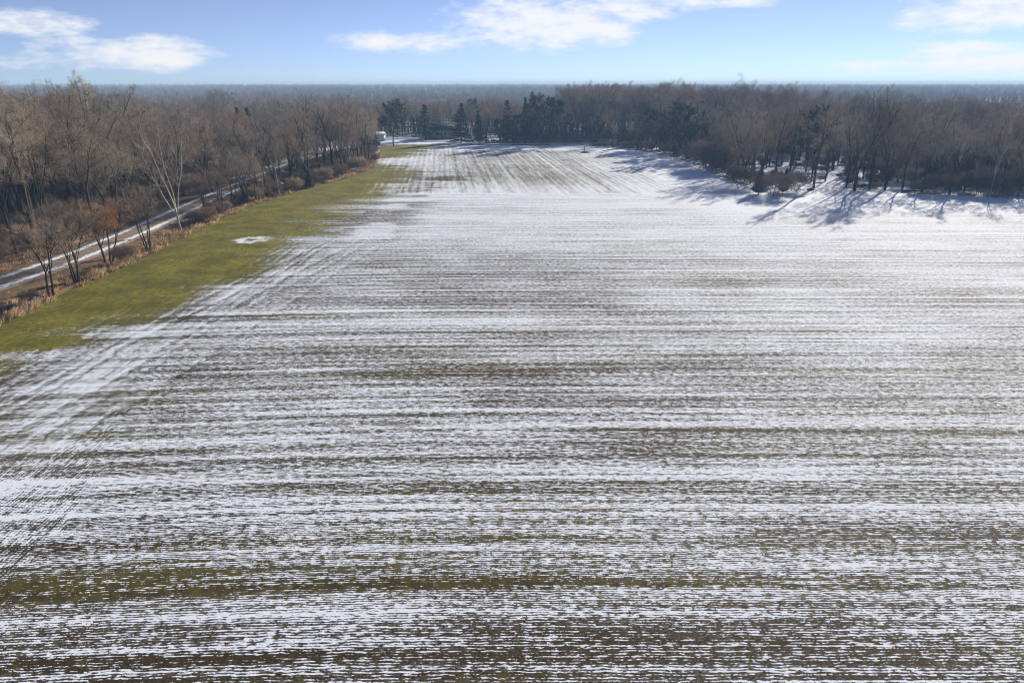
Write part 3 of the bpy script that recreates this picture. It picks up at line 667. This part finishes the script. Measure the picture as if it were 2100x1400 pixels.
for q in order[:NIND]:
    x, y = float(sx[q]), float(sy[q])
    ppx = 1050 + FPX * x / (y * cos(PITCH) + CAM_H * sin(PITCH)); h_ = float(sh[q])
    if x < 0 and y < 293 and x < roadx(y):
        grp = 'trees beyond the snowy lane'
        where = 'beyond the lane around the huge spreading tree' if ppx < 130 else 'beyond the lane behind the orange-twigged tree' if ppx < 330 else 'beyond the lane behind the pale forked tree' if ppx < 520 else 'beyond the lane, seen over the crowded tree line'
    elif x < 0 and y < 293:
        grp = 'tree line along the grass margin'; where = 'in the tree line at the bend of the straw bank' if ppx < 650 else 'in the tree line near its far end'
    elif y > 293:
        grp = 'trees behind the far end of the field'; where = 'behind the green-roofed house' if ppx < 985 else 'behind the dark evergreen clump' if ppx < 1190 else 'in the belt right of the evergreen clump'
    else:
        grp = 'trees of the right wood'; where = 'in the wood left of the jutting thicket' if ppx < 1485 else 'in the wood behind the jutting thicket' if ppx < 1645 else 'in the wood above the blue tree shadows' if ppx < 1880 else 'in the dense wood at the right frame edge'
    look = ['grey-brown', 'narrow-crowned', 'reddish-twigged', 'long-trunked', 'reddish-twigged', 'many-limbed', 'wide-crowned', 'thick-limbed', 'pale-barked'][vi[q]]
    lab = ('tall' if h_ > 17 else 'low' if h_ < 13 else 'middling') + ' ' + look + ' bare tree ' + where
    plant(VAR[vi[q]], x, y, float(sh[q]), lab, 'tree', grp, None, float(RNG.uniform(.85, 1.2)))
rest = order[NIND:]

# far woods: one mass, trees set out by geometry nodes
def joined(kind, name):
    "trunk and crown of a kind as one mesh with two materials"
    vs, fs, mi, mats, k = [], [], [], [], 0
    for n_, (pn, me) in enumerate(K[kind].parts):
        co = np.empty(len(me.vertices) * 3, np.float32); me.vertices.foreach_get('co', co); vs.append(co.reshape(-1, 3))
        lt = np.empty(len(me.polygons), np.int32); me.polygons.foreach_get('loop_total', lt)
        li = np.empty(len(me.loops), np.int32); me.loops.foreach_get('vertex_index', li)
        ls = np.r_[0, np.cumsum(lt)[:-1]]
        for c in (3, 4):
            s_ = ls[lt == c]
            if len(s_): fs.append(li[s_[:, None] + np.arange(c)] + k); mi.append(np.full(len(s_), n_))
        k += len(co) // 3; mats.append(me.materials[0])
    me = mesh_from(name, np.concatenate(vs), fs, mats[0]); me.materials.append(mats[1])
    me.polygons.foreach_set('material_index', np.concatenate(mi).astype(np.int32)); return me, K[kind].h
def mass(name, label, sources, x, y, z, s, idx):
    me = bpy.data.meshes.new(name); me.vertices.add(len(x)); me.vertices.foreach_set('co', np.stack([x, y, z], -1).astype(np.float32).ravel())
    point_attr(me, 'size', s); point_attr(me, 'turn', RNG.random(len(x)) * 6.28)
    a = me.attributes.new('pick', 'INT', 'POINT'); a.data.foreach_set('value', np.asarray(idx, np.int32))
    o = obj(name, me); ng = bpy.data.node_groups.new(name, 'GeometryNodeTree')
    ng.interface.new_socket('Geometry', in_out='INPUT', socket_type='NodeSocketGeometry'); ng.interface.new_socket('Geometry', in_out='OUTPUT', socket_type='NodeSocketGeometry')
    N, L = ng.nodes, ng.links; gi = N.new('NodeGroupInput'); go = N.new('NodeGroupOutput'); jn = N.new('GeometryNodeJoinGeometry')
    def na(nm, ty):
        n = N.new('GeometryNodeInputNamedAttribute'); n.data_type = ty; n.inputs[0].default_value = nm; return n.outputs[0]
    sz, tn, pk = na('size', 'FLOAT'), na('turn', 'FLOAT'), na('pick', 'INT')
    cx = N.new('ShaderNodeCombineXYZ'); L.new(tn, cx.inputs[2]); tr = N.new('FunctionNodeEulerToRotation'); L.new(cx.outputs[0], tr.inputs[0])
    for q, so in enumerate(sources):
        oi = N.new('GeometryNodeObjectInfo'); oi.inputs['Object'].default_value = so; oi.inputs['As Instance'].default_value = True
        cp = N.new('FunctionNodeCompare'); cp.data_type = 'INT'; cp.operation = 'EQUAL'; L.new(pk, cp.inputs[2]); cp.inputs[3].default_value = q
        ip = N.new('GeometryNodeInstanceOnPoints'); L.new(gi.outputs[0], ip.inputs['Points']); L.new(cp.outputs[0], ip.inputs['Selection'])
        L.new(oi.outputs['Geometry'], ip.inputs['Instance']); L.new(tr.outputs[0], ip.inputs['Rotation']); L.new(sz, ip.inputs['Scale']); L.new(ip.outputs[0], jn.inputs[0])
    L.new(jn.outputs[0], go.inputs[0]); md = o.modifiers.new('plants', 'NODES'); md.node_group = ng
    return tag(o, label, None, None, 'stuff')
src, srch = [], []
for kd in VAR:
    me, h = joined(kd, 'woodland_tree'); src.append(bpy.data.objects.new('woodland_tree', me)); srch.append(h)
# lighter trees for the distance
for q in range(4):
    (tv, tf), (cv, cf) = deciduous(seed=200 + q, H=19, r=.34, fork=.35, leaders=3, limbs=6, n2=5, n3=5, n4=0, twig=.045, sides=(4, 3, 3, 3, 3))
    me = mesh_from('distant_tree', np.concatenate([tv, cv]), [np.concatenate([tf, cf + len(tv)])], M['bark']); me.materials.append(M['twig'] if q < 3 else M['twig_red'])
    me.polygons.foreach_set('material_index', np.r_[np.zeros(len(tf)), np.ones(len(cf))].astype(np.int32))
    src.append(bpy.data.objects.new('distant_tree', me)); srch.append(float(np.percentile(cv[:, 2], 99.7)))
me, h = joined('spruce1', 'distant_conifer'); src.append(bpy.data.objects.new('distant_conifer', me)); srch.append(h)
srch = np.array(srch)
ax, ay, ah, ai = [sx[rest]], [sy[rest]], [sh[rest]], [vi[rest]]
for cell, r0, r1, sd_ in [(7.5, 430, 800, 5), (10.5, 800, 1500, 6), (16, 1500, 2600, 7), (34, 2600, 5200, 8)]:
    x, y = scatter(cell, r0, r1, .80, 30, sd_); n = len(x); hh = (13 + 7 * RNG.random(n) + 9 * (fbm(x / 260, y / 160, 3, 96) - .5)) * (.62 if r1 <= 800 else .72 if r1 <= 1500 else .98 if r1 <= 2600 else 1.15)
    i_ = np.where(RNG.random(n) < (.05 if r0 < 1500 else .03), 13, 9 + RNG.integers(0, 4, n)); hh = np.where(i_ == 13, hh * .85, hh)
    ax.append(x); ay.append(y); ah.append(hh); ai.append(i_)
ax, ay, ah, ai = map(np.concatenate, (ax, ay, ah, ai))
print('woodland instances', len(ax), 'individual trees', NIND + n_single)
mass('forest', 'bare winter woodland stretching to the horizon', src, ax, ay, ground_z(ax, ay), ah / srch[ai], ai)
# brush under the trees
ux, uy = scatter(3.4, 60, 330, .78, 25, 12)
udr = ux - XR(np.clip(uy, 5, 292)); k = RNG.random(len(ux)) < np.where(ux > 50, np.where((udr < 16) & ((ux > 92) | (uy > 195)), .9, .42), .75); ux, uy = ux[k], uy[k]
us_ = [bpy.data.objects.new('brush', joined(kd, 'brush')[0]) for kd in ('shrub0', 'shrub1')]
mass('undergrowth', 'tangled bare brush under the woodland trees', us_, ux, uy, ground_z(ux, uy), np.where((ux > 92) & (uy < 200), RNG.uniform(.6, 1.5, len(ux)), RNG.uniform(.35, 1.0, len(ux))), RNG.integers(0, 2, len(ux)))

# ------------------------------------------------------------------ dry grass along the margin
g = np.random.default_rng(77); n = 2600
cy = 50 + 205 * g.random(n) ** 1.15; cx = XL(cy) - np.abs(g.normal(size=n)) * .9 + .35 * g.normal(size=n)
k = fbm(cx / 2, cy / 5, 2, 97) > .36; cx, cy = cx[k], cy[k]
n2_ = 700; ey = 60 + 70 * g.random(n2_); ex = np.where(g.random(n2_) < .5, roadx(ey) - 4.5 - 5 * g.random(n2_), XL(ey) - 2.5 - 2.5 * g.random(n2_)); cx = np.r_[cx, ex]; cy = np.r_[cy, ey]
nb_ = 12; N_ = len(cx) * nb_; bx = np.repeat(cx, nb_) + .28 * g.normal(size=N_); by = np.repeat(cy, nb_) + .28 * g.normal(size=N_)
hh = np.repeat(.35 + .55 * g.random(len(cx)), nb_) * (.6 + .6 * g.random(N_)); lean = np.repeat(g.normal(size=(len(cx), 2)) * .35, nb_, 0) + .3 * g.normal(size=(N_, 2))
bz = np.maximum(ground_z(bx, by), np.where((bx > XL(by)), .0, -9)); base = np.stack([bx, by, bz - .05], -1)
v, f3 = blades(base, base + np.stack([lean[:, 0] * hh, lean[:, 1] * hh, hh], -1), .035 + .03 * g.random(N_), g)
tag(obj('dry_grass', mesh_from('dry_grass', v, [f3], M['straw'])), 'tan dry grass along the ditch beside the green margin', None, None, 'stuff')

# ------------------------------------------------------------------ house, shed and small things
M['roof_green'] = plain('roof_green', (.030, .055, .055), .25, 1.2, .6)
M['stone'] = plain('pale_stone', (.40, .35, .29), .3, 1.6, .9)
M['glass'] = plain('dark_glass', (.02, .024, .03), .1, 1, .15, 0, .5)
M['paint'] = plain('white_paint', (.75, .74, .71), .08, 1, .6)
M['dish'] = plain('dish_grey', (.45, .50, .52), .1, 1, .5)
M['blue_side'] = plain('blue_siding', (.30, .36, .42), .12, 1, .6)
M['door_brown'] = plain('door_brown', (.10, .07, .05), .2, 2, .7)
hx_, hy_ = -33.0, 332.0
hs = obj('house', None, None, (hx_, hy_, -.1)); tag(hs, 'low stone house with dark green roof between two spruces', 'house')
def prism_roof(mb, w_, dp, z0, z1, ov):
    x0, x1, y0, y1 = -w_ / 2 - ov, w_ / 2 + ov, -dp / 2 - ov, dp / 2 + ov; th = .25
    v = [(x0, y0, z0), (x1, y0, z0), (x1, 0, z1), (x0, 0, z1), (x0, y1, z0), (x1, y1, z0)]
    v += [(a, b_, c - th) for a, b_, c in v]
    mb.add(v, [(0, 1, 2, 3), (3, 2, 5, 4), (6, 9, 8, 7), (9, 10, 11, 8), (0, 6, 7, 1), (4, 5, 11, 10), (0, 3, 9, 6), (3, 4, 10, 9), (1, 7, 8, 2), (2, 8, 11, 5)])
b_ = MB(); b_.box(-7, 7, -4, 4, 0, 4.0); b_.add([(-7, -4, 4.0), (-7, 4, 4.0), (-7, 0, 6.4), (-6.8, -4, 4.0), (-6.8, 4, 4.0), (-6.8, 0, 6.4)], [(0, 2, 1), (3, 4, 5), (0, 3, 5, 2), (1, 2, 5, 4)])
b_.add([(6.8, -4, 4.0), (6.8, 4, 4.0), (6.8, 0, 6.4), (7, -4, 4.0), (7, 4, 4.0), (7, 0, 6.4)], [(0, 2, 1), (3, 4, 5), (0, 3, 5, 2), (1, 2, 5, 4)]); b_.build('wall', M['stone'], hs)
b_ = MB(); prism_roof(b_, 14, 8, 4.15, 7.0, .6); rf = b_.build('roof', M['roof_green'], hs)
b_ = MB(); b_.box(3.5, 4.5, .2, 1.2, 5.8, 8.2); b_.build('chimney', M['stone'], rf)
for wx in (-1.3, 2.2, -4.6):
    b_ = MB(); b_.box(wx - .55, wx + .55, -4.06, -3.98, 1.5, 3.1); wn = b_.build('window', M['glass'], hs)
    b_ = MB()
    for q in ((wx - .68, wx - .56, 1.4, 3.2), (wx + .56, wx + .68, 1.4, 3.2), (wx - .56, wx + .56, 3.11, 3.22), (wx - .56, wx + .56, 1.38, 1.49)): b_.box(q[0], q[1], -4.1, -3.97, q[2], q[3])
    b_.build('frame', M['paint'], wn)
b_ = MB(); b_.box(.2, 1.2, -4.07, -3.98, .1, 2.3); b_.build('door', M['door_brown'], hs)
ang = np.arange(14) * 2 * pi / 14; b_ = MB()
for rr_, zz in ((.55, 0), ): b_.add([(0, 0, .12)] + [(cos(a) * rr_, sin(a) * rr_, 0) for a in ang] + [(0, 0, .06)] + [(cos(a) * rr_, sin(a) * rr_, -.05) for a in ang], [(0, 1 + (q + 1) % 14, 1 + q) for q in range(14)] + [(15, 16 + q, 16 + (q + 1) % 14) for q in range(14)] + [(1 + q, 1 + (q + 1) % 14, 16 + (q + 1) % 14, 16 + q) for q in range(14)])
ds = b_.build('satellite_dish', M['dish'], hs, (-5.6, -4.5, 5.3)); ds.rotation_euler = (radians(70), 0, radians(20))
# pale blue shed
shd = obj('shed', None, None, (-63, 318, -.1)); tag(shd, 'long low blue-grey shed with snow on its roof beyond the lane', 'shed')
b_ = MB(); b_.box(-6, 6, -3, 3, 0, 2.4); b_.build('wall', M['blue_side'], shd)
b_ = MB(); prism_roof(b_, 12, 6, 2.5, 3.7, .35); rf = b_.build('roof', M['blue_side'], shd)
b_ = MB(); prism_roof(b_, 11.8, 5.8, 2.72, 3.88, .2); b_.build('snow_cover', M['snow'], rf)
for wx in (-4, -1, 3):
    b_ = MB(); b_.box(wx - .6, wx + .6, -3.06, -2.98, .9, 1.8); b_.build('window', M['glass'], shd)
b_ = MB(); b_.box(.6, 1.7, -3.07, -2.98, .1, 2.1); b_.build('door', M['paint'], shd)

def tubemesh(name, segs, mat, sides=7, smooth=True):
    return mesh_from(name, *(lambda vf: (vf[0], [vf[1]]))(merge([tubes(np.array([p], float), np.array([a]), np.array([c]), sides) for p, a, c in segs])), mat, smooth)
M['wood_grey'] = plain('weathered_wood', (.15, .125, .10), .3, 3, .9)
x, y = G(1198, 313.5)
tag(obj('fence_post', tubemesh('fence_post', [([(0, 0, -.3), (.02, 0, 1.0), (.06, .02, 2.3)], .16, .12), ([(.06, .02, 2.28), (.06, .02, 2.42)], .12, .01)], M['wood_grey']), None, (x, y, 0)), 'dark leaning post standing in a brush pile on the snow', 'post')
g = np.random.default_rng(5); segs = []
for q in range(70):
    a = g.random() * 6.28; r_ = g.random() ** .5 * 1.5; c0 = np.array([cos(a) * r_, sin(a) * r_ * .7, .05 + .5 * (1 - r_ / 1.6) * g.random()]); d_ = np.array([g.normal(), g.normal() * .6, .25 * g.normal()]); d_ /= np.linalg.norm(d_)
    segs.append(([c0 - d_ * .7, c0 + .05 * g.normal(size=3), c0 + d_ * .7], .05 + .05 * g.random(), .03))
tag(obj('brush_pile', tubemesh('brush_pile', segs, M['brush'], 4), None, (x + .4, y, 0)), 'heap of dark branches round the leaning post in the far snow', 'brush pile')
def rock(name, x, y, z, sx_, sy_, sz_, seed, mat, label, cat):
    import bmesh
    bm = bmesh.new(); bmesh.ops.create_icosphere(bm, subdivisions=3, radius=1); g = np.random.default_rng(seed); pl = norm(g.normal(size=(14, 3))); dd = .62 + .3 * g.random(14)
    for v_ in bm.verts:
        c = np.array(v_.co)
        for p_, q_ in zip(pl, dd):
            s_ = c @ p_
            if s_ > q_: c = c - p_ * (s_ - q_)
        v_.co = c * (sx_, sy_, sz_)
    me = bpy.data.meshes.new(name); bm.to_mesh(me); bm.free(); me.materials.append(mat)
    o = obj(name, me, None, (x, y, z)); o.rotation_euler = (0, 0, g.random() * 3); return tag(o, label, cat)
M['rock'] = plain('dark_rock', (.05, .055, .065), .35, 2.0, .7)
x, y = G(28, 630); rock('boulder', x, y, .0, 1.5, .9, .45, 1, M['rock'], 'dark slab-like boulder in the ditch at the left edge', 'boulder')
x, y = G(72, 614); rock('boulder', x, y, .0, 1.4, .8, .5, 2, M['rock'], 'flat dark boulder in the ditch right of the slab-like one', 'boulder')
x, y = G(1662, 390); rock('boulder', x, y, .1, 1.3, .8, .5, 3, M['rock'], 'dark rock at the foot of the lone dark-trunked tree', 'boulder')
x, y = G(206, 555); rock('boulder', x, y, -.05, .7, .5, .4, 4, M['rock'], 'small rock beside the lane under the orange-twigged tree', 'boulder')
x, y = G(1870, 394); tag(obj('fallen_log', tubemesh('fallen_log', [([(-2.4, 0, .22), (0, .1, .25), (2.4, -.05, .2)], .24, .16), ([(.6, .1, .3), (1.1, .5, .8)], .07, .03)], M['bark'], 8), None, (x, y, 0)), 'dark fallen log lying at the edge of the right wood', 'log')
x, y = G(120, 590); o = obj('fallen_log', tubemesh('fallen_log', [([(-2.0, 0, .2), (0, .1, .22), (2.2, -.05, .16)], .2, .12)], M['bark'], 8), None, (x - 1.5, y, -.15)); o.rotation_euler = (0, 0, 1.0); tag(o, 'dark fallen log in the ditch behind the twin-trunked tree', 'log')
# white rail fence at the far end
fx, fy = G(1128, 302); fe = obj('rail_fence', None, None, (fx, fy, 0)); tag(fe, 'short pale rail fence at the far end of the field', 'fence')
pm = MB(); pm.box(-.07, .07, -.07, .07, -.3, 1.25); post0 = pm.build('post', M['paint'], fe, (0, 0, 0))
for q in range(1, 4): o = post0.copy(); COL.objects.link(o); o.location = (1.6 * q, .1 * q, 0)
rm = MB(); rm.box(.07, 4.75, -.03, .03, -.06, .06); r0_ = rm.build('rail', M['paint'], fe, (0, 0, .55)); r0_.rotation_euler = (0, 0, .0624)
o = r0_.copy(); COL.objects.link(o); o.location = (0, 0, 1.05)

# ------------------------------------------------------------------ haze: the winter air, one closed box round everything
hb = MB(); hb.box(-6500, 6500, -600, 6500, -2.0, 34.0)
hm = bpy.data.materials.new('haze'); hm.use_nodes = True; t = NT(hm.node_tree); t.n.clear()
pv = t.node('ShaderNodeVolumePrincipled'); pv.inputs['Color'].default_value = (.36, .62, 1.0, 1); pv.inputs['Absorption Color'].default_value = (.25, .25, .25, 1); pv.inputs['Density'].default_value = HAZE; pv.inputs['Anisotropy'].default_value = 0.0
om = t.node('ShaderNodeOutputMaterial'); t.l.new(pv.outputs[0], om.inputs['Volume'])
tag(hb.build('haze', hm), 'thin bluish winter haze over the land', None, None, 'stuff')
